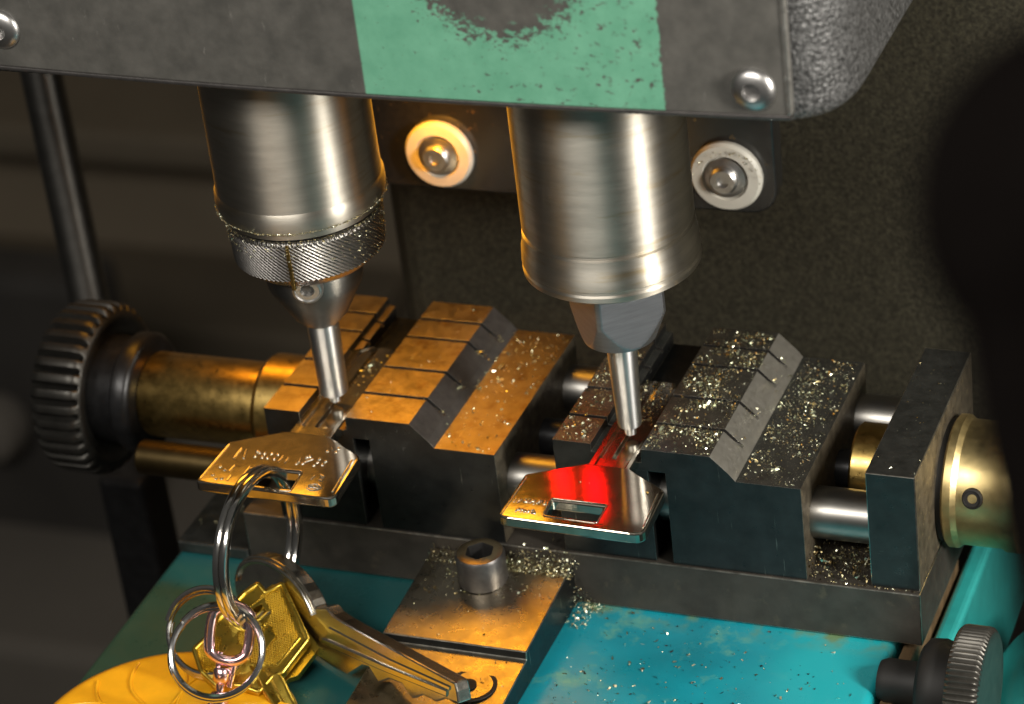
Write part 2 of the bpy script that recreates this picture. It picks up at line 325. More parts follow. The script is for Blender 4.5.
o=recenter(obj('stand_leg',B((-16.0,5.2,-24),(-15.0,6.2,-5.2)),M['black'],bevel=.12)); tag(o,'dark blurred vertical stand leg below the ridged knob at left','stand leg')
# ------------------------------------------------------------------ machine head
r=empty('cutting_unit',(-5,1.5,7.2),'grey speckled machine head with a worn green-panelled face plate across the top','machine head')
def rbox2(x0,x1,y0,y1,z0,z1,rc,rb):
    bm=bmesh.new(); rings=[]
    def ring(z,ins):
        return [Vector((x,y,z)) for x,y in roundpoly([(x0+ins,y0+ins),(x1-ins,y0+ins),(x1-ins,y1-ins),(x0+ins,y1-ins)],max(rc-ins,.1),8)]
    for k in range(6):
        t=rad(90*k/5); rings.append(ring(z0+rb*(1-math.sin(t)),rb*(1-math.cos(t)) if k else rb))
    rings=[ring(z0+rb*(1-math.sin(rad(90*k/5))),rb*(1-math.cos(rad(90*k/5)))) for k in range(5,-1,-1)]
    rings.append(ring(z1,0)); loft(bm,rings); return bm
obj('housing',rbox2(-16,1.5,-1.66,6.2,6.95,14,1.25,.3),M['hammer'],r,smooth=50)
# boss on the housing flank
bm=LT([(.02,0),(.62,0),(.7,-.06),(.7,-.5),(.02,-.5)],(0,0,0),'X',32)
bmesh.ops.transform(bm,matrix=Matrix.Translation((1.86,2.6,8.9)),verts=bm.verts[:])
obj('side_boss',bm,M['hammer'],r,smooth=40,bevel=.05)
bm=bmesh.new()
def zb(x):
    t=(x+5.2)/6.0; return 7.17+.085*min(1.4,t*t)
xs=[-16+16.86*i/24 for i in range(25)]
out=[(x,zb(x)) for x in xs]+[(.86,10.6),(-16,10.6)]
plate(bm,out,[],lambda x,y,z:Vector((x,z,y)),-1.70,-1.84)
fp=obj('face_plate',bm,M['faceplate'],r,bevel=.02,seg=2,ang=50)
bm=bmesh.new()
sweep(bm,[(x,-1.79,zb(x)-.03) for x in xs],rrect(.035,.075,.02,2))
obj('lower_rim',bm,M['slate'],fp,smooth=40)
bm=B((.80,-1.855,7.27),(.875,-1.72,10.6)); obj('side_rim',bm,M['pale'],fp,bevel=.015)
def dome_screw(x,z,parent):
    s=obj('screw',LT([(.31,.02),(.31,-.025),(.285,-.065),(.22,-.105),(.13,-.12),(.115,-.04),(.01,-.03)],(x,-1.842,z),'Y',32),M['screw'],parent,smooth=50)
    return s
dome_screw(.36,7.62,r); dome_screw(-11.12,7.86,r)

# ------------------------------------------------------------------ spindles
CX,CY=-7.98,.62
r=empty('cutter_spindle',(CX,CY,.36),'steel spindle with knurled collar and cutter bit touching the key on the ring','spindle')
obj('barrel',LT([(1.29,7.6),(1.295,4.75),(1.305,4.40),(1.335,4.36),(1.34,4.22),(1.32,4.10),(1.25,3.94),(1.16,3.90),(1.0,3.9)],(CX,CY,0),n=128),M['barrel'],r,smooth=35)
def kn(rr,t,h):
    if rr<1.1: return rr
    a=(t*92/(2*PI)+h*15)%1.0
    return rr-.022*(abs(a-.5)*2)**2
rows=[(1.0,3.9),(1.16,3.88),(1.225,3.84)]+[(1.235-.035*k/72,3.80-.62*k/72) for k in range(73)]+[(1.16,3.12),(1.11,3.05),(1.02,2.97)]
rows2=rows[:3]+rows[3:76]+[(1.095,3.12),(1.05,3.05),(.95,2.97),(.6,2.97)]
obj('knurled_collar',LT(rows2,(CX,CY,0),n=828,rfun=kn),M['knurl'],r,smooth=60)
# slot seam on the collar
t0=rad(-78); 
bm=B((CX+1.20*math.cos(t0)-.03,CY+1.20*math.sin(t0)-.035,3.05),(CX+1.20*math.cos(t0)+.03,CY+1.20*math.sin(t0)+.03,3.84)); obj('index_mark',bm,M['brass'],r,bevel=.01)
obj('nose',LT([(.6,3.0),(.79,2.98),(.80,2.92),(.77,2.62),(.74,2.52),(.45,1.98),(.30,1.82),(.1,1.82)],(CX,CY,0),n=96),M['nose'],r,smooth=30)
sx=rad(-72); dv=Vector((math.cos(sx),math.sin(sx),-.12)).normalized()
def screw_dir(p,d,rr,name,mat,parent,prof=None):
    prof=prof or [(rr,-.1),(rr,.0),(rr*.93,.05),(rr*.80,.06),(rr*.74,.035),(rr*.45,.035),(rr*.4,-.08),(.005,-.08)]
    bm=LT(prof,(0,0,0),'Z',32); q=Vector((0,0,1)).rotation_difference(d)
    bmesh.ops.transform(bm,matrix=Matrix.Translation(p)@q.to_matrix().to_4x4(),verts=bm.verts[:])
    return obj(name,bm,mat,parent,smooth=40)
screw_dir(Vector((CX,CY,2.83))+Vector((math.cos(sx),math.sin(sx),0))*.82,dv,.25,'set_screw',M['screw'],r)
obj('cutter_bit',LT([(.26,1.9),(.235,.50),(.225,.475),(.20,.465),(.10,.46),(.095,.31),(.01,.30)],(CX,CY,0),n=64),M['cutter'],r,smooth=30)
TX,TY=-2.88,.56
r=empty('tracer_spindle',(TX,TY,.36),'steel spindle with flat-sided chuck and tracer pin above the key lit red','spindle')
obj('barrel',LT([(1.30,7.6),(1.30,4.16),(1.265,4.14),(1.265,4.09),(1.305,4.07),(1.32,3.86),(1.34,3.82),(1.355,3.60),(1.33,3.57),(1.33,3.53),(1.355,3.50),(1.345,3.42),(1.26,3.36),(1.12,3.30),(.5,3.28)],(TX,TY,0),n=128),M['barrelb'],r,smooth=28)
def hexr(rr,t,h):
    a=(t-rad(-46)+PI/4)%(PI/2)-PI/4
    apo=.575; cone=.77 if h>2.6 else .77-(2.6-h)*.41
    return min(apo/math.cos(a),cone) if rr>.3 else rr
rows=[(.2,3.3)]+[(1,3.3-.04*k) for k in range(31)]+[(.29,2.04),(.27,1.98)]
obj('square_chuck',LT(rows,(TX,TY,0),n=240,rfun=hexr),M['hexflat'],r,smooth=12)
obj('tracer_pin',LT([(.24,2.2),(.24,1.95),(.19,.52),(.18,.485),(.10,.47),(.09,.32),(.01,.31)],(TX,TY,0),n=64),M['cutter'],r,smooth=35)

# ------------------------------------------------------------------ vises
GY=[.77,1.60,2.58,3.18]
def slotted(profile_full,profile_cut,y0,y1,gw=.075):
    """loft a profile along y; at every slot the cut profile is used"""
    ys=[(y0,0)]
    for g in GY:
        ys+= [(g-gw/2,0),(g-gw/2+.004,1),(g+gw/2-.004,1),(g+gw/2,0)]
    ys.append((y1,0))
    bm=bmesh.new(); loft(bm,[[Vector((x,y,z)) for x,z in (profile_cut if c else profile_full)] for y,c in ys]); return bm
def make_vise(dx,label,top,chm,grp):
    r=empty('key_vise',(dx-2,1.9,-1.68),label,'vise',grp)
    full=[(0,0),(0,-1.678),(-2.16,-1.678),(-2.16,.02),(-2.62,.02),(-2.62,.15),(-2.53,.17),(-2.53,.41),(-1.415,.41),(-1.36,.356),(-1.13,.13),(-1.03,.002)]
    cut =[(0,0),(0,-1.678),(-2.16,-1.678),(-2.16,.02),(-2.62,.02),(-2.62,.10),(-2.53,.12),(-2.53,.30),(-1.50,.30),(-1.44,.28),(-1.13,.13),(-1.03,.002)]
    sh=lambda p:[(x+dx,z) for x,z in p]
    fj=obj('fixed_jaw',slotted(sh(full),sh(cut),0,3.757),None,r,bevel=.013,seg=2,ang=40,worn=4)
    me=fj.data; me.materials.append(M['blackened']); me.materials.append(top); me.materials.append(chm); me.materials.append(M['groove']); me.materials.append(M['worn']); me.materials.append(M['dusty'])
    for p in me.polygons:
        n=p.normal; c=p.center
        if n.z>.95: p.material_index=3 if (.2<c.z<.35) else 1
        elif n.x>.95 and c.z<-.1 and c.x>dx-.1: p.material_index=5
        elif n.z>.5 and n.x>.3: p.material_index=2
        elif abs(n.y)>.9 and p.area<.5 and .05<c.y<3.7: p.material_index=3
    lf=[(-3.35,.41),(-3.35,.27),(-3.24,.25),(-3.24,.03),(-2.45,.03),(-2.45,-1.674),(-3.98,-1.674),(-3.98,.41)]
    lc=[(-3.35,.30),(-3.35,.2),(-3.24,.18),(-3.24,.03),(-2.45,.03),(-2.45,-1.674),(-3.98,-1.674),(-3.98,.30)]
    mj=obj('moving_jaw',slotted(sh(lf),sh(lc),.012,3.74),None,r,bevel=.013,seg=2,ang=40,worn=3)
    me=mj.data; me.materials.append(M['blackened']); me.materials.append(top); me.materials.append(M['groove']); me.materials.append(M['worn'])
    for p in me.polygons:
        n=p.normal; c=p.center
        if n.z>.9 and c.z>.1: p.material_index=2 if (.28<c.z<.35 and c.x<dx-3.36) else 1
        elif abs(n.y)>.9 and p.area<.3 and .05<c.y<3.7: p.material_index=2
    return r
make_vise(0,'black steel key vise dusted with brass chips, clamping the key lit red',M['dulldust'],M['pale'],'key vises')
make_vise(-5,'key vise with amber-glinting slotted top, clamping the key on the ring',M['ground'],M['slate'],'key vises')

# end plate, rods and lead screw
o=recenter(obj('end_plate',B((1.01,.04,-1.676),(1.772,3.74,.40)),None,bevel=.016,worn=2)); tag(o,'upright black steel end plate between right vise and brass bushing','end plate')
o.data.materials.append(M['blackened']); o.data.materials.append(M['dull']); o.data.materials.append(M['worn']); o.data.materials.append(M['dusty'])
for p in o.data.polygons:
    if p.normal.z>.9: p.material_index=1
    elif p.normal.x>.9: p.material_index=3
o=obj('guide_rod',LT([(.36,-9.0),(.41,-8.95),(.41,1.7)],(0,.72,-.88),'X',40),M['postm'],smooth=40); tag(o,'bright steel guide rod nearest the front between vise and end plate','guide rod','guide rods through the vises')
o=obj('guide_rod',LT([(.36,-9.0),(.41,-8.95),(.41,1.7)],(0,3.35,-.80),'X',40),M['postm'],smooth=40); tag(o,'steel guide rod at the rear, partly hidden behind the right vise','guide rod','guide rods through the vises')
o=obj('feed_rod',LT([(.25,-11.95),(.3,-11.9),(.3,-9.6)],(0,.75,-1.36),'X',32),M['rodbrown'],smooth=40); tag(o,'dim brown feed rod low under the brass sleeve of the ridged knob','rod')
SY,SZ=2.05,-.92
r=empty('lead_screw',(2.2,SY,SZ),'brass bushing with small socket set screw on the end plate','lead screw')
obj('shaft',LT([(.30,-9.1),(.30,3.2)],(0,SY,SZ),'X',32),M['black'],r,smooth=40)
obj('collar',LT([(.3,.32),(.66,.32),(.70,.36),(.70,.98),(.3,.98)],(0,SY,SZ+.08),'X',64),M['brass'],r,smooth=30)
obj('gasket',LT([(.3,1.775),(.98,1.775),(.98,1.86),(.3,1.86)],(0,SY,SZ),'X',64),M['groove'],r,smooth=30)
bu=obj('bushing',LT([(.3,1.862),(1.0,1.862),(1.05,1.90),(1.05,2.02),(.99,2.1),(.985,2.72),(1.03,2.8),(1.03,3.0),(.3,3.0)],(0,SY,SZ),'X',96),M['bush'],r,smooth=30)
ta=rad(-138) # toward the viewer, a little up
sd=Vector((0,math.cos(rad(199)),math.sin(rad(161)))).normalized()
screw_dir(Vector((2.36,SY,SZ))+sd*.975,sd,.17,'set_screw',M['groove'],bu)

# left knob
r=empty('clamping_knob',(-13,SY,SZ),'large ridged black knob with brass sleeve at left of the vises','knob')
NR=34
def ridge(rr,t,h):
    if rr<1.4: return rr
    a=abs(((t*NR/(2*PI))%1.0)-.5)*2
    return rr-(.15*max(0,(a-.52)/.48)**.8+.03*a*a)*(1 if rr>1.44 else .3)
obj('ridged_grip',LT([(.3,-13.95),(1.30,-13.95),(1.42,-13.9),(1.50,-13.8),(1.52,-13.7),(1.52,-13.2),(1.50,-13.1),(1.45,-13.03),(1.38,-13.0),(1.36,-12.98),(1.30,-12.96),(1.22,-12.98),(1.15,-13.05),(1.05,-13.10),(.3,-13.12)],(0,SY,SZ),'X',NR*12,ridge),M['ridge'],r,smooth=50)
obj('hub',LT([(.3,-13.1),(.95,-13.1),(.95,-12.62),(.3,-12.62)],(0,SY,SZ),'X',64),M['black'],r,smooth=35)
obj('flange',LT([(.3,-12.62),(.98,-12.62),(1.05,-12.56),(1.06,-12.36),(1.0,-12.28),(.92,-12.25),(.3,-12.24)],(0,SY,SZ),'X',96),M['black'],r,smooth=45)
obj('sleeve',LT([(.3,-12.24),(.70,-12.24),(.74,-12.18),(.74,-10.05),(.3,-10.05)],(0,SY,SZ),'X',72),M['brass'],r,smooth=35)
obj('end_sleeve',LT([(.3,-10.0),(.80,-10.0),(.88,-9.9),(.88,-9.0),(.3,-9.0)],(0,SY,SZ+.05),'X',72),M['brass'],r,smooth=35)

# carriage under the vises
r=empty('carriage_bar',(-4,1.9,-2.66),'long dark steel carriage bar lying under both vises','carriage')
o=obj('bar',B((-9.7,-.045,-2.63),(1.79,3.9,-1.68)),M['barmat'],r,bevel=.018,worn=1); o.data.materials.append(M['worn'])
obj('foot',B((-11.05,-.08,-2.64),(-9.72,3.9,-2.42)),M['dull'],r,bevel=.03)
# clamp block
r=empty('clamp_block',(-5,-2,-2.66),'two-step steel clamp block in front of the carriage, amber-lit with chips','clamp block')
bm=bmesh.new(); pf=[(-.055,-2.64),(-.055,-1.90),(-2.22,-2.05),(-2.24,-2.19),(-4.8,-2.36),(-4.8,-2.64)]
loft(bm,[[Vector((x,y,z)) for y,z in pf] for x in (-6.28,-3.86)])
o=obj('stepped_body',bm,None,r,bevel=.016,worn=2); o.data.materials.append(M['blackened']); o.data.materials.append(M['clampm']); o.data.materials.append(M['worn'])
for p in o.data.polygons:
    if p.normal.z>.9: p.material_index=1
bm=bmesh.new(); sweep(bm,[(-4.50+.37*math.cos(2*PI*k/40),-2.98+.37*math.sin(2*PI*k/40),-2.232) for k in range(40)],rrect(.012,.035,.005,1),closed=True); obj('washer_ring',bm,M['groove'],r)
bm=LT([(.01,0),(.14,0),(.14,.016),(.01,.016)],(-4.56,-2.98,-2.231),'Z',24); obj('pin_hole',bm,M['groove'],r)
o=obj('socket_bolt',LT([(.33,-1.962),(.40,-1.95),(.40,-1.47),(.37,-1.42),(.31,-1.405),(.235,-1.405),(.22,-1.44),(.215,-1.72),(.01,-1.73)],(-5.17,-.66,0),'Z',96,
   lambda rr,t,h: rr if rr>.3 else min(rr,rr*.90/math.cos(((t+.3)%(PI/3))-PI/6)) ),None,smooth=35)
o.data.materials.append(M['slate']); o.data.materials.append(M['groove']); o.data.materials.append(M['ground'])
for p in o.data.polygons:
    c=p.center; rr=math.hypot(c.x+5.17,c.y+.66)
    if rr<.232: p.material_index=1
    elif c.z>-1.43: p.material_index=2
recenter(o); tag(o,'black hex-socket bolt screwed into the clamp block','bolt')

# teal bed
r=empty('machine_bed',(-5,0,-6),'teal enamelled machine bed scattered with brass chips under the carriage','machine bed')
def bed():
    bm=bmesh.new(); rings=[]
    out=roundpoly([(-11.05,-9),(1.42,-9),(1.30,3.6),(-11.15,6.5)],.25,5)
    for k in range(6):
        t=rad(90*k/5); ins=.16*(1-math.cos(t)) ; z=-2.66-.16*(1-math.sin(t))
        c=Vector((-4.9,-1)); rings.append((ins,z,out))
    RR=[]
    RR.append([Vector((x,y,-6)) for x,y in out])
    for k in range(6):
        t=rad(90*k/5); ins=.14*(1-math.cos(t)); z=-2.80+.14*math.sin(t)
        RR.append([Vector((x+(ins if x<-5 else -ins),y+(ins if y<-1 else -ins),z)) for x,y in out])
    loft(bm,RR); return bm
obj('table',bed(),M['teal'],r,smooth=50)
obj('side_strip',B((1.405,-7,-5.5),(1.62,3.0,-2.86)),M['rust'],r,bevel=.05)
obj('rail',B((1.68,-.6,-6),(2.02,9,-3.2)),M['tealside'],r,bevel=.1,seg=3)
bm=bmesh.new(); bmesh.ops.create_uvsphere(bm,u_segments=48,v_segments=24,radius=1)
bmesh.ops.transform(bm,matrix=Matrix.Translation((3.7,1.2,-5.0))@Matrix.Diagonal((1.45,2.5,1.7,1)),verts=bm.verts[:])
obj('cast_shoulder',bm,M['tealside'],r,smooth=60)
# lower right knob
r=empty('adjusting_knob',(2.5,-1,-2.6),'grey knurled adjusting knob at bottom right beside the teal bed','knob')
KY,KZ=-1.0,-2.62
obj('shaft',LT([(.3,1.55),(.34,1.65),(.34,2.2),(.2,2.2)],(-.17,KY,KZ),'X',48),M['groove'],r,smooth=40)
obj('flange',LT([(.3,2.2),(.62,2.2),(.72,2.28),(.74,2.5),(.68,2.7),(.4,2.72)],(-.17,KY,KZ),'X',64),M['groove'],r,smooth=50)
obj('knurled_cap',LT([(.4,2.72),(.95,2.72),(.99,2.76),(1.0,2.8),(1.0,3.12),(.99,3.17),(.93,3.22),(.80,3.23),(.02,3.21)],(-.17,KY,KZ),'X',68*8,
   lambda rr,t,h: rr-(.04*(abs(((t*68/(2*PI))%1)-.5)*2)**1.5 if rr>.98 else 0)),M['ridge2'],r,smooth=40)

# foreground lever handle (very near, out of focus)
axd=(Vector((8.89,-21.98,17.17))-Vector((9.29,-23.19,15.0))).normalized()
bm=LT([(.02,-4.2),(.34,-4.2),(.38,-4.0),(.54,-3.2),(.64,-2.3),(.72,-1.4),(.78,-.9)]+[(1.0*math.cos(rad(t)),1.0*math.sin(rad(t))) for t in range(-36,91,9)][:-1]+[(.02,1.0)],(0,0,0),'Z',64)
q=Vector((0,0,1)).rotation_difference(axd)
HP=Vector((9.02,-22.0,17.27))
bmesh.ops.transform(bm,matrix=Matrix.Translation(HP)@q.to_matrix().to_4x4(),verts=bm.verts[:])
r=empty('lever_handle',HP,'out-of-focus black lever handle close to the lens at right','lever handle')
obj('grip',bm,M['handle'],r,smooth=60)

# ------------------------------------------------------------------ keys in the vises
def flat(z): return lambda x,y,zz: Vector((x,y,z+zz))
def key(name,label,outer,rr,hole,bx0,bx1,ytip,zt,th,marks,group=None):
    cx=sum(p[0] for p in outer)/len(outer); cy=sum(p[1] for p in outer)/len(outer)
    r=empty(name,(cx,cy,zt-th),label,'key',group)
    bm=bmesh.new(); plate(bm,roundpoly(outer,rr,5),[hole],lambda x,y,z:Vector((x,y,z)),zt-th,zt)
    obj('bow',bm,M['nickel'],r,bevel=.035,seg=3,ang=45)
    # raised lips
    bm=bmesh.new()
    hl=roundpoly([(hole[0][0]-.04,hole[0][1]-.05),(hole[1][0]-.04,hole[1][1]+.05),(hole[2][0]+.04,hole[2][1]+.05),(hole[3][0]+.04,hole[3][1]-.05)],.06,3)
    sweep(bm,[(x,y,zt+.002) for x,y in hl],circ(.013,8),closed=True)
    obj('hole_rim',bm,M['nickel'],r,smooth=60)
    bm=bmesh.new()
    for a,b in ((0,1),(-1,-2)):
        pass
    # blade with milled grooves
    w=bx1-bx0; pz=[(0,zt-th),(0,zt-.02),(.02,zt),(w*.16,zt),(w*.20,zt-.055),(w*.30,zt-.055),(w*.34,zt-.005),(w*.46,zt-.005),(w*.50,zt-.06),(w*.86,zt-.06),(w*.89,zt),(w-.015,zt),(w,zt-.015),(w,zt-th)]
    pf=[(0,zt-th),(0,zt-.02),(.02,zt),(w*.16,zt),(w*.20,zt-.004),(w*.30,zt-.004),(w*.34,zt-.004),(w*.46,zt-.004),(w*.50,zt-.004),(w*.86,zt-.004),(w*.89,zt),(w-.015,zt),(w,zt-.015),(w,zt-th)]
    yb=max(p[1] for p in outer)
    pf=[(x,z-.022) for x,z in pf]; pz=[(x,z-.022) for x,z in pz]
    bm=bmesh.new()
    loft(bm,[[Vector((bx0+x,y,z)) for x,z in p] for y,p in ((yb-.12,pf),(yb+.22,pf),(yb+.30,pz),(ytip-.25,pz))]+[[Vector((bx0+w/2+(x-w/2)*.62,ytip,min(z,zt-.08))) for x,z in pf]])
    obj('blade',bm,M['nickelblade'],r,bevel=.01,ang=20)
    if marks: marks(r,zt)
    return r
def stroke_marks(dots,strokes,rad_=.018):
    def f(r,zt):
        bm=bmesh.new()
        for x,y in dots:
            g=bmesh.ops.create_uvsphere(bm,u_segments=10,v_segments=6,radius=1)
            bmesh.ops.transform(bm,matrix=Matrix.Translation((x,y,zt))@Matrix.Diagonal((.03,.04,.022,1)),verts=g['verts'])
        for a,b in strokes:
            n=5; pts=[Vector((a[0]+(b[0]-a[0])*i/n,a[1]+(b[1]-a[1])*i/n,zt)) for i in range(n+1)]
            sweep(bm,pts,circ(rad_,8))
        obj('stamped_lettering',bm,M['nickelmark'],r,smooth=60)
    return f
dA=[(-8.6,-1.06),(-8.58,-1.2),(-8.46,-1.09),(-8.45,-1.21),(-8.36,-1.21),(-8.34,-1.08),(-8.23,-1.09),(-8.23,-1.22),(-9.0,-1.59),(-8.89,-1.66),(-9.02,-1.83),(-8.83,-1.9),(-8.92,-1.92),(-8.55,-1.09),(-7.51,-1.08),(-7.5,-1.17),(-7.38,-1.12),(-7.39,-1.22),(-7.52,-1.26),(-7.33,-.73),(-7.33,-.84),(-7.48,-.84),(-7.82,-1.27),(-7.72,-1.25),(-7.73,-1.07),(-7.69,-1.04)]
sA=[((-8.9,-1.03),(-8.9,-1.32)),((-8.81,-1.04),(-8.74,-1.29)),((-8.79,-1.52),(-8.8,-1.7)),((-8.72,-1.8),(-8.72,-1.94)),((-8.53,-1.5),(-8.53,-1.87)),((-8.48,-1.53),(-8.47,-1.88)),((-8.13,-1.11),(-8.13,-1.28)),((-8.02,-1.14),(-8.02,-1.27)),((-7.82,-1.11),(-7.8,-1.23)),((-7.61,-1.1),(-7.71,-1.21)),
    ((-7.39,-1.54),(-7.4,-1.64)),((-7.3,-1.5),(-7.23,-1.53)),((-7.23,-1.53),(-7.27,-1.64)),((-7.27,-1.64),(-7.2,-1.65)),((-7.45,-.73),(-7.41,-.8))]
for k in range(10):
    t0=2*PI*k/10;t1=2*PI*(k+1)/10
    sA.append(((-7.26+.11*math.cos(t0),-1.84+.09*math.sin(t0)),(-7.26+.11*math.cos(t1),-1.84+.09*math.sin(t1))))
for k in range(5): dA.append((-7.31+.028*k,-1.84+.03*(k%2)))
# bright raised borders along both short sides
sA+=[((-9.155,-.96),(-9.175,-1.98)),((-6.92,-1.9),(-6.98,-1.0))]
key('steel_key','nickel key with stamped dotted lettering, hung on the large split ring',
    [(-9.21,-.88),(-9.23,-2.05),(-6.82,-2.09),(-6.90,-.86),(-7.66,-.40),(-8.40,-.40)],[.04,.08,.16,.1,.04,.04],
    [(-8.37,-1.98),(-8.42,-1.52),(-7.66,-1.50),(-7.62,-1.98)],-8.36,-7.60,2.45,.30,.19,stroke_marks(dA,sA))
rs=random.Random(3); sR=[];dR=[]
for i in range(11):
    x=-4.02+.052*i; y=-1.55+rs.uniform(-.02,.02)
    sR.append(((x,y+.05),(x+rs.uniform(-.03,.03),y-.05)))
    if i%2: dR.append((x+.02,y+rs.uniform(-.05,.05)))
for i in range(6):
    x=-3.9+.055*i; sR.append(((x,-1.76),(x+rs.uniform(-.03,.03),-1.85))); dR.append((x+.02,-1.80+rs.uniform(-.04,.04)))
sR+=[((-1.86,-1.88),(-1.93,-.98)),((-4.075,-.92),(-4.09,-1.95))]
key('steel_key','plain nickel key with a red reflection on its bow, below the tracer pin',
    [(-4.13,-.84),(-4.15,-2.02),(-1.80,-2.06),(-1.85,-.86),(-2.60,-.37),(-3.30,-.37)],[.04,.16,.2,.08,.04,.04],
    [(-3.42,-1.83),(-3.45,-1.45),(-2.62,-1.45),(-2.62,-1.86)],-3.28,-2.58,2.25,.30,.19,stroke_marks(dR,sR,.014))

# ------------------------------------------------------------------ key ring and its hangers
w=Vector((.05,.98,-.18)).normalized(); v=Vector((0,.18,.98)); v=(v-w*v.dot(w)).normalized(); nrm=w.cross(v)
def split_ring(name,label,c,w,v,R,pitch,sec,mat,t0=0,turns=2,group=None,wob=0):
    c=Vector(c); nn=w.cross(v); pts=[];ups=[]; N=int(110*turns)
    for i in range(N+1):
        t=t0+2*PI*turns*i/N; off=(i/N-.5)*pitch*turns
        # the two turns lie against each other, crossing over near the ends
        rr=R+wob*math.sin(t)*(i/N-.5)
        pts.append(c+(w*math.cos(t)+v*math.sin(t))*rr+nn*off); ups.append(w*math.cos(t)+v*math.sin(t))
    bm=bmesh.new(); sweep(bm,pts,sec,ups); o=obj(name,bm,mat,smooth=40); recenter(o); tag(o,label,'key ring',group); return o
split_ring('split_ring','large bright split ring threaded through the hole of the clamped key',(-8.06,-2.48,-.53),w,v,1.22,.115,rrect(.085,.055,.03,2),M['chrome'],t0=rad(250))
fw=Vector((-.359,.786,-.503)); rt=Vector((.929,.354,-.111)); up=Vector((-.091,.507,.857))
def tilt(a,b): # ring plane axes tilted off the facing plane
    return (rt+fw*a).normalized(),(up+fw*b).normalized()
a1,b1=tilt(.25,.25)
split_ring('small_ring','thin split ring in front of the brass key, above the yellow tag',(-8.20,-4.02,-1.43),a1,b1,.70,.085,circ(.050,8),M['chrome'],t0=rad(140),group='thin split rings',wob=.06)
a2,b2=tilt(-.25,.1)
o2=split_ring('small_ring','thin split ring with gold-glinting open end, left of the big ring',(-8.70,-3.36,-1.62),a2,b2,.66,.08,circ(.047,8),M['chrome'],t0=rad(165),group='thin split rings',wob=.10)
# swivel link
r=empty('swivel_link',(-8.1,-3.9,-1.9),'rosy plated oval chain link with swivel hanging from the large ring','chain link')
lc=Vector((-8.19,-3.56,-1.40)); lu=(up+rt*.12-fw*.1).normalized(); lr=(rt-lu*rt.dot(lu)).normalized()
pts=[];
for k in range(48):
    t=2*PI*k/48; a=.235*math.cos(t); b=.21*math.sin(t)+(.19 if math.sin(t)>0 else -.19)*min(1,abs(math.sin(t))*3)
    pts.append(lc+lr*a*1.32+lu*b*1.08)
bm=bmesh.new(); sweep(bm,pts,circ(.088,12),ups=[fw]*48,closed=True); obj('oval_link',bm,M['pink'],r,smooth=60)
p=lc-lu*.34
bm=bmesh.new(); sweep(bm,[p+lr*.10,p+lr*.12-lu*.10,p+lr*.10-lu*.3,p+lr*.08-lu*.5],circ(.045,10),ups=[fw]*4); obj('hook_wire',bm,M['pink'],r,smooth=60)
bm=bmesh.new(); sweep(bm,[p-lr*.12+lu*.04,p-lr*.13-lu*.12,p-lr*.12-lu*.25],circ(.045,10),ups=[fw]*3); obj('hook_wire',bm,M['pink'],r,smooth=60)
q=lu.to_track_quat('Z','Y') if False else Vector((0,0,1)).rotation_difference(-lu)
bm=LT([(.02,.20),(.10,.20),(.13,.24),(.13,.40),(.10,.44),(.07,.46),(.075,.52),(.07,.58),(.12,.60),(.15,.64),(.15,.76),(.11,.80),(.02,.80)],(0,0,0),'Z',24)
bmesh.ops.transform(bm,matrix=Matrix.Translation(p-lr*.06)@q.to_matrix().to_4x4(),verts=bm.verts[:]); obj('swivel_barrel',bm,M['pink'],r,smooth=40)
p2=p-lr*.04-lu*1.0; pts=[p2+lr*.20*math.cos(2*PI*k/32)+lu*.24*math.sin(2*PI*k/32) for k in range(32)]
bm=bmesh.new(); sweep(bm,pts,circ(.06,10),ups=[fw]*32,closed=True); obj('lower_link',bm,M['pink'],r,smooth=60)

# brass key
bn=Vector((.20,-.42,.88)).normalized(); bx=Vector((0,1,0)).cross(bn).normalized(); by=bn.cross(bx); bp=Vector((-8.15,-3.03,-1.86))
r=empty('brass_key',bp,'golden brass key with a notched hexagonal, fine-textured bow beside the rings','key')
fr=lambda x,y,z: bp+bx*x+by*y+bn*z
out=[(-.81,-.51),(-.70,-.25),(-.69,.03),(-.45,.70),(-.31,.94),(-.12,.82),(.07,1.07),(.88,.28),(.72,-.42),(.60,-.52),(.50,-.86),(.17,-.85),(-.2,-.98),(-.52,-.84)]
hole=[(-.19,.47),(-.09,.60),(.07,.47),(-.02,.33)]
bm=bmesh.new(); plate(bm,roundpoly(out,.03,3),[hole],fr,-.16,0); bo=obj('bow',bm,M['goldkey'],r,bevel=.04,seg=3,ang=40)
bm=bmesh.new(); plate(bm,roundpoly(out,.03,3),[hole],lambda x,y,z:fr(x*.985+.16,y*.985+.16,z),-.40,-.25); obj('bow_back',bm,M['goldkey'],r,bevel=.03,seg=2,ang=40)
# textured panels: rows of little pyramids
def stipple(poly,holes,name):
    from mathutils.geometry import intersect_point_line
    def inside(p,pl):
        c=False;j=len(pl)-1
        for i in range(len(pl)):
            if (pl[i][1]>p[1])!=(pl[j][1]>p[1]) and p[0]<(pl[j][0]-pl[i][0])*(p[1]-pl[i][1])/(pl[j][1]-pl[i][1])+pl[i][0]: c=not c
            j=i
        return c
    bm=bmesh.new(); s=.043; y=-1.2;k=0
    while y<1.2:
        x=-1.0+(s/2 if k%2 else 0)
        while x<1.0:
            if inside((x,y),poly) and not any(inside((x,y),h) for h in holes):
                vs=[bm.verts.new(fr(x+a*s*.46,y+b*s*.46,.004)) for a,b in ((-1,-1),(1,-1),(1,1),(-1,1))]; t=bm.verts.new(fr(x,y,.026))
                for i in range(4): bm.faces.new((vs[i],vs[(i+1)%4],t))
            x+=s
        y+=s*.87;k+=1
    obj(name,bm,M['goldkey'],bo)
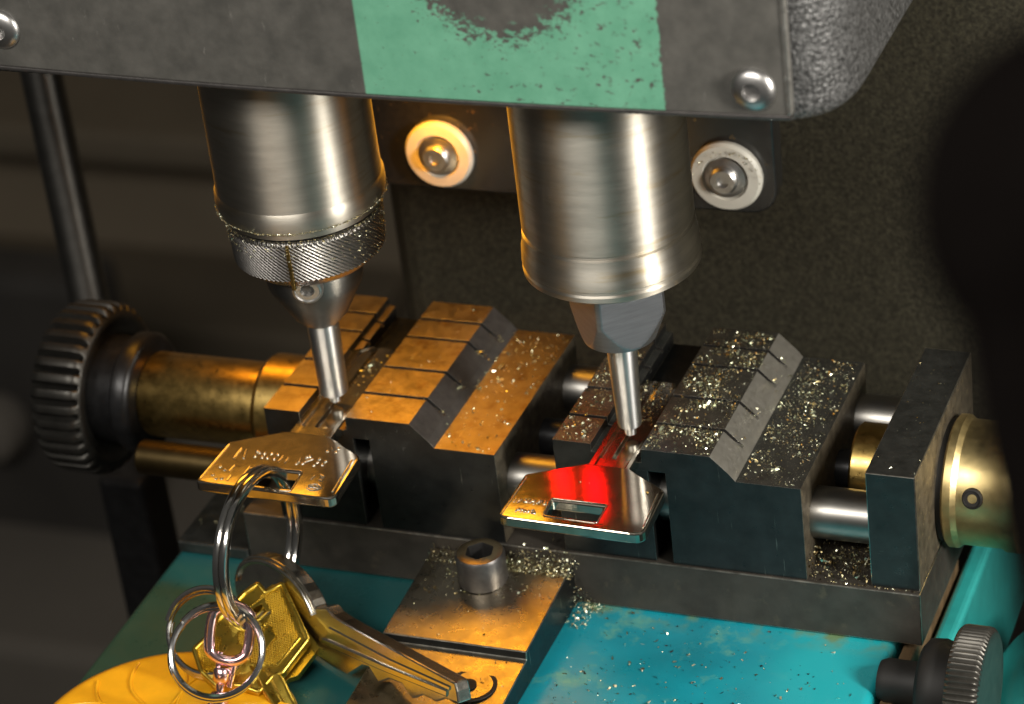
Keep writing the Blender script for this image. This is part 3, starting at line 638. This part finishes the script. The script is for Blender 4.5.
bm=bmesh.new(); rim=roundpoly(out,.03,3); sweep(bm,[fr(x*.955+.002,y*.955+.002,.0) for x,y in rim],circ(.042,10),ups=[bn]*len(rim),closed=True); obj('raised_rim',bm,M['goldkey'],bo,smooth=60)
dia=[(.13,.04),(.19,.30),(.36,.13),(.30,-.15)]
big=[(-.27,.12),(-.30,.42),(-.15,.74),(.08,.90),(.70,.25),(.56,-.30),(.30,-.42),(.05,-.35),(-.2,-.1)]
hole2=[(-.26,.46),(-.09,.68),(.14,.48),(-.01,.25)]
stipple(big,[hole2,dia],'stippled_panel')
stipple([(-.72,-.48),(-.60,-.14),(-.42,-.2),(-.30,-.78),(-.5,-.74)],[],'stippled_panel')
bm=bmesh.new(); sweep(bm,[fr(x,y,.01) for x,y in roundpoly([(.72,.25),(.58,-.32),(.28,-.45)],0)],circ(.014,8),ups=[bn]*3); sweep(bm,[fr(x,y,.01) for x,y in [(.72,.25),(.09,.93)]],circ(.014,8),ups=[bn]*2); obj('panel_edge',bm,M['goldkey'],bo,smooth=60)
bm=bmesh.new(); plate(bm,roundpoly(dia,.04,3),[],fr,.0,.035); obj('emblem_boss',bm,M['goldkey'],bo,bevel=.02)
bm=bmesh.new(); loft(bm,[[fr(x+a,y+b,z) for a,z in ((-.30,-.16),(-.30,.0),(-.22,.06),(-.02,.0),(.05,.03),(.22,.05),(.30,0),(.30,-.16))] for x,y,b in ((.45,-.45,0),(.80,-.78,0),(1.25,-1.12,0))])
obj('blade',bm,M['goldkey'],r,bevel=.02)

# silver key leaning on the clamp block
ex=Vector((.885,-.466,0)).normalized(); n2=Vector((-.45,-.86,.24)).normalized(); n2=(n2-ex*n2.dot(ex)).normalized(); ey=n2.cross(ex); kp=Vector((-4.26,-3.98,-1.40))
r=empty('silver_key',kp+ex*-2-ey*.5,'dark silver key with a rounded bow, leaning on the clamp block front','key')
fr2=lambda x,y,z: kp+ex*x+ey*y+n2*z
bowc=(-4.38,-.55)
arc=[(bowc[0]+1.12*math.cos(rad(a)),bowc[1]+.76*math.sin(rad(a))) for a in range(28,333,9)]
# outline: top edge from the tip, round the bow, back along the serrated lower edge
teeth=[(-2.5,-.98),(-2.15,-.66),(-2.0,-.62),(-1.75,-.78),(-1.5,-.60),(-1.2,-.55),(-.95,-.70),(-.7,-.52),(-.4,-.5),(-.2,-.36),(.12,-.30),(.06,-.12)]
out=[(0,0),(-2.7,-.13),(-2.95,-.12),(-3.1,-.06)]+[p for p in arc if p[0]<-3.2]+[(-3.25,-.98),(-2.9,-1.0)]+teeth
bm=bmesh.new(); plate(bm,out,[],fr2,-.26,0); obj('body',bm,M['silver'],r,bevel=.03,seg=2,ang=40)
bm=bmesh.new(); loft(bm,[[fr2(x,y+b,z) for b,z in ((0,0.002),(.03,.03),(.10,.03),(.13,.002),(.17,-.01),(.22,-.01))] for x,y in ((-3.2,-.72),(-1.6,-.52),(-.15,-.30))]); obj('groove_rib',bm,M['nickelmark'],r,smooth=30)
bm=bmesh.new(); loft(bm,[[fr2(x,y+b,z) for b,z in ((0,0.002),(.02,.022),(.06,.022),(.08,.002),(.09,-.01),(.1,-.01))] for x,y in ((-3.0,-.42),(-1.5,-.33),(-.1,-.17))]); obj('groove_rib',bm,M['nickelmark'],r,smooth=30)
# bow rim (raised rolled edge)
bm=bmesh.new(); pts=[fr2(bowc[0]+1.02*math.cos(rad(a)),bowc[1]+.67*math.sin(rad(a)),.01) for a in range(20,180,6)]; sweep(bm,pts,circ(.05,8),ups=[n2]*len(pts)); obj('bow_rim',bm,M['silver'],r,smooth=60)

# yellow tag
yc=(-8.9,-4.9)
r=empty('yellow_tag',(yc[0],yc[1],-2.65),'round yellow plastic tag with leaf-like veins under the key rings','key tag')
obj('disc',LT([(.02,-2.655),(2.02,-2.655),(2.10,-2.60),(2.12,-2.52),(2.08,-2.44),(1.98,-2.40),(1.9,-2.40),(.02,-2.34)],(yc[0],yc[1],0),'Z',96),M['yellow'],r,smooth=50)
bm=bmesh.new()
for a,l,b in ((150,1.85,.25),(128,1.9,.2),(108,1.75,-.2),(172,1.8,-.2),(195,1.8,.2),(85,1.6,.2)):
    pts=[];
    for i in range(13):
        s=.25+(l-.25)*i/12; t=rad(a)+b*math.sin(PI*i/12); pts.append((yc[0]+s*math.cos(t),yc[1]+s*math.sin(t),-2.343-.03*s+.004))
    sweep(bm,pts,circ(.028,8))
obj('vein_lines',bm,M['yellow'],r,smooth=60)

# ------------------------------------------------------------------ brass swarf (nobody could count it)
class Swarf:
    def __init__(s,seed): s.bm=bmesh.new(); s.r=random.Random(seed)
    def chip(s,p,size,flat=.5,long=1.6):
        r=s.r; d=Vector((r.gauss(0,1),r.gauss(0,1),r.gauss(0,1)*flat)).normalized()
        u=Vector((r.gauss(0,1),r.gauss(0,1),r.gauss(0,1))); u=(u-d*u.dot(d)).normalized(); n=d.cross(u)
        l=size*r.uniform(.6,long); w_=size*r.uniform(.35,.75); p=Vector(p)
        a=[p-d*l-u*w_,p-d*l+u*w_,p+u*w_*.9+n*w_*.7,p-u*w_*.9+n*w_*.7,p+d*l+u*w_*.6-n*w_*.2,p+d*l-u*w_*.6]
        vs=[s.bm.verts.new(q) for q in a]
        s.bm.faces.new((vs[0],vs[1],vs[2],vs[3])); s.bm.faces.new((vs[3],vs[2],vs[4],vs[5]))
    def size(s,lo,hi): 
        return lo+(hi-lo)*s.r.random()**3
    def rect(s,n,x0,x1,y0,y1,z,lo=.010,hi=.034,zz=0,dens=None):
        for _ in range(n):
            for k in range(20):
                x=s.r.uniform(x0,x1);y=s.r.uniform(y0,y1)
                if dens is None or s.r.random()<dens(x,y): break
            q=s.size(lo,hi); s.chip((x,y,(z(x,y) if callable(z) else z)+q*.35+s.r.random()*zz),q)
    def done(s,label,mats,name='brass_shavings'):
        bmesh.ops.recalc_face_normals
        me=bpy.data.meshes.new(name); s.bm.to_mesh(me); s.bm.free()
        for m in mats: me.materials.append(m)
        for i,p in enumerate(me.polygons): p.material_index=(i//2*7919)%len(mats)
        o=bpy.data.objects.new(name,me); COL.objects.link(o); tag(o,label,'shavings',kind='stuff'); return o
from mathutils import noise as mnoise
M['chipgreen']=mk('pale_brass_dust',(.62,.66,.46),1,.4,var=.3,vscale=9)
CH=[M['chip'],M['chipdim'],M['chipgreen'],M['chipgreen'],M['dustm']]
def clump(x,y,k=2.2): return max(.06,min(1,.5+1.5*mnoise.noise(Vector((x*k,y*k,3.1)))))
s=Swarf(1)
def slotfree(x,y): return (.25 if any(abs(y-g)<.05 for g in GY) else 1)*clump(x,y)
s.rect(3000,-2.5,-1.43,.03,3.7,.41,.004,.024,dens=slotfree); s.rect(90,-2.5,-1.43,.1,3.7,.41,.028,.046,dens=slotfree)
s.rect(2000,-1.0,-.05,.04,3.7,.0,.004,.023,dens=clump); s.rect(60,-1.0,-.05,.1,3.7,0,.022,.042)
s.rect(560,-3.96,-3.38,.05,3.7,.41,.008,.030,dens=slotfree); s.rect(120,-3.2,-2.65,.9,2.2,.25,.008,.03)
s.rect(14,-1.38,-1.05,.1,3.6,lambda x,y:.41-(x+1.41)*1.05,.012,.022)
for g in GY:
    for k in range(9): s.chip((-1.2+s.r.uniform(-.16,.12),g+s.r.uniform(-.04,.04),.24+s.r.uniform(-.08,.08)),s.size(.012,.035))
s.chip((-1.04,3.05,.05),.06); s.chip((-1.1,2.5,.1),.05); s.chip((-2.1,-.98,.31),.03); s.chip((-3.2,-.9,.305),.012); s.chip((-3.05,-.9,.305),.014)
s.done('brass shavings sprinkled over the right vise',CH)
s=Swarf(2)
s.rect(260,-5.98,-5.05,.04,3.7,0,.007,.026,dens=lambda x,y: 1 if x<-5.6 or y>1.5 else .4); s.rect(40,-5.98,-5.05,.04,3.7,0,.022,.042)
s.rect(130,-7.5,-6.43,.03,3.7,.41,.005,.02,dens=slotfree)
for g in GY:
    for k in range(16): s.chip((-6.2+s.r.uniform(-.18,.16),g+s.r.uniform(-.05,.05)-.05,.24+s.r.uniform(-.12,.05)),s.size(.012,.042))
s.rect(60,-6.12,-5.98,.05,3.6,.03,.01,.03)
for x,y,q in ((-5.85,2.55,.06),(-5.93,2.95,.05),(-5.7,2.1,.05),(-5.5,.15,.035)): s.chip((x,y,.03),q)
for k in range(26): s.chip((-7.78+s.r.uniform(-.12,.12),1.5+s.r.uniform(-.45,.6),.30+s.r.random()*.04),s.size(.018,.05))
s.chip((-7.72,-.42,.31),.045); s.chip((-7.8,-.22,.31),.028)
s.done('brass shavings sprinkled over the left vise',CH)
s=Swarf(3)
s.rect(420,-6.2,-3.9,-1.2,.0,lambda x,y:-1.90+.067*(y-.02),.008,.032,dens=lambda x,y: .4+.6*(y+1.2)/1.2); s.rect(50,-6.2,-3.9,-2.2,-1.2,lambda x,y:-1.90+.067*(y-.02),.006,.026)
s.rect(40,-5.2,-3.9,-4.2,-2.3,lambda x,y:-2.19+.0664*(y+2.24),.008,.034)
def pile(n,x0,x1,y0,y1,z0,h,prof,lo=.012,hi=.042):
    for _ in range(n):
        x=s.r.uniform(x0,x1); y=s.r.uniform(y0,y1); zz=z0+h*prof(x,y)*s.r.random(); s.chip((x,y,zz),s.size(lo,hi),1)
pile(800,-6.3,-3.75,-.42,-.06,-1.92,.20,lambda x,y: max(0,(y+.42)/.36)**1.5*(.4+.9*clump(x,y)),.006,.026)
pile(800,-5.1,-3.8,-.42,-.05,-1.92,.34,lambda x,y:max(0,(y+.42)/.37)**1.5*min(1,(x+5.1)*2),.006,.028)
pile(240,-3.87,-3.5,-.7,-.05,-2.66,.3,lambda x,y: max(0,(.36-(x+3.87))/.36)*(1+y),.006,.028)
pile(170,-3.87,-3.35,-.3,-.05,-2.66,.55,lambda x,y: max(0,(.5-(x+3.87))/.5),.006,.026)
s.done('brass shavings heaped on the clamp block against the carriage',[M['chip'],M['chipdim'],M['chipdim'],M['chipgreen'],M['dustm'],M['rodbrown']])
s=Swarf(4)
s.rect(330,-3.6,1.15,-3.2,-.05,-2.658,.008,.034,dens=lambda x,y: (.25+.75*max(0,1-abs(x+2.2)/2.4))*clump(x,y,1.3)); s.rect(36,-3.3,.6,-3.0,-.1,-2.658,.026,.05,dens=lambda x,y: 1 if x<-1 else .4)
s.rect(40,-3.7,1.1,-.02,.03,-2.64,.01,.03)
s.rect(26,-11,-9.8,.2,2,-2.40,.01,.035)
s.rect(16,1.9,3.2,-1.6,-.4,lambda x,y:-1.62,.01,.02) if False else None
s.done('brass shavings sprinkled over the teal bed',[M['chip'],M['chipdim'],M['groove'],M['chipdim']])
s=Swarf(5)
pile(3200,.04,.98,-.02,3.4,-1.68,.5,lambda x,y: .3+.7*clump(x,y,2.5),.007,.032)
s.rect(70,1.05,1.75,.1,3.6,.40,.005,.016)
pile(120,-5.0,-4.0,.1,3.0,-1.68,.2,lambda x,y:1)
s.rect(60,.1,1.7,.02,.04,-1.68,.008,.02)
s.done('brass shavings heaped between right vise and end plate',[M['chip'],M['chipdim'],M['dustm'],M['chipdim'],M['rodbrown'],M['rodbrown']])
s=Swarf(6)
for _ in range(3600):
    t=s.r.uniform(-2.7,.6); k=s.r.random(); k=k*k
    rr,zz=(1.355-.16*k*1.25,4.10-.18*k) if s.r.random()<.6 else (1.235,3.90-.35*s.r.random()**2.2)
    q=s.size(.004,.016); s.chip((CX+rr*math.cos(t),CY+rr*math.sin(t),zz),q)
for _ in range(420):
    t=s.r.uniform(-.9,.5); s.chip((CX+1.225*math.cos(t),CY+1.225*math.sin(t),3.88-.7*s.r.random()**1.4),s.size(.004,.016))
for _ in range(120):
    t=s.r.uniform(.2,2.9); s.chip((-2.45+.6*math.cos(t),4.9+s.r.uniform(-.2,.15),2.44+.63*math.sin(t)),s.size(.008,.024))
s.done('fine brass dust clinging to the cutter spindle and rollers',[M['dustm'],M['chipdim'],M['chip']],'brass_dust')

# ------------------------------------------------------------------ light
wd=bpy.data.worlds.new('World'); scene.world=wd; wd.use_nodes=True; nt=wd.node_tree; N=nt.nodes; Lk=nt.links
bg=N['Background']; tc=N.new('ShaderNodeTexCoord'); sp=N.new('ShaderNodeSeparateXYZ'); Lk.new(tc.outputs['Generated'],sp.inputs[0])
cr=N.new('ShaderNodeValToRGB'); mr=N.new('ShaderNodeMapRange'); mr.inputs['From Min'].default_value=-1; mr.inputs['From Max'].default_value=1; Lk.new(sp.outputs['Z'],mr.inputs[0]); Lk.new(mr.outputs[0],cr.inputs[0])
cr.color_ramp.elements[0].color=(.012,.012,.012,1); cr.color_ramp.elements[1].color=(.10,.095,.085,1); Lk.new(cr.outputs[0],bg.inputs[0]); bg.inputs[1].default_value=.75
def area(name,loc,target,sx,sy,power,col,spread=180):
    d=bpy.data.lights.new(name,'AREA'); d.shape='RECTANGLE'; d.size=sx; d.size_y=sy; d.energy=power; d.color=col; d.spread=rad(spread)
    o=bpy.data.objects.new(name,d); COL.objects.link(o); o.location=loc
    o.rotation_euler=(Vector(target)-Vector(loc)).to_track_quat('-Z','Y').to_euler(); return o
area('key_lamp',(23,-9,12),(-3,0,2),4,8,11500,(1,.95,.86))
area('front_fill',(-8,-41,38),(-4,0,4),36,10,24000,(1,.95,.87))  # unseen soft fill, added to light the front plates
area('work_lamp',(-10.1,4.3,5.95),(-9.9,0,2.2),7.2,1.7,430,(1,.42,.03))
area('amber_fill',(-7.3,3.3,4.7),(-7.5,5.2,2.75),.7,.4,30,(1,.38,.02),62)  # extra unseen light, added for the amber glow on the left roller
area('indicator_lamp',(-6.10,5.0,4.47),(-3.4,-1,.3),.21,.70,.55,(1,.0,.003),46)
area('indicator_lamp',(-5.49,5.0,4.62),(-3.0,-1,.3),.21,.70,.55,(1,.0,.003),46)

# ------------------------------------------------------------------ camera
cam=bpy.data.cameras.new('Camera'); co=bpy.data.objects.new('Camera',cam); COL.objects.link(co)
Rr=Vector((.92880484,.35363882,-.11073006)); Rd=Vector((.09071738,-.50670678,-.85733225)); Rf=Vector((-.35929364,.78624921,-.5027129))
mw=Matrix((( Rr.x,-Rd.x,-Rf.x,11.60619),(Rr.y,-Rd.y,-Rf.y,-35.17154),(Rr.z,-Rd.z,-Rf.z,24.43766),(0,0,0,1)))
co.matrix_world=mw
cam.sensor_width=36; cam.lens=36*2915.2/1024; cam.clip_start=.5; cam.clip_end=600
cam.dof.use_dof=True; cam.dof.focus_distance=43.6; cam.dof.aperture_fstop=cam.lens*1e-3/.40
scene.camera=co
scene.view_settings.view_transform='Standard'; scene.view_settings.look='None'; scene.view_settings.exposure=0; scene.view_settings.gamma=1
scene.render.engine='CYCLES'
scene.cycles.use_denoising=True
scene.cycles.max_bounces=8
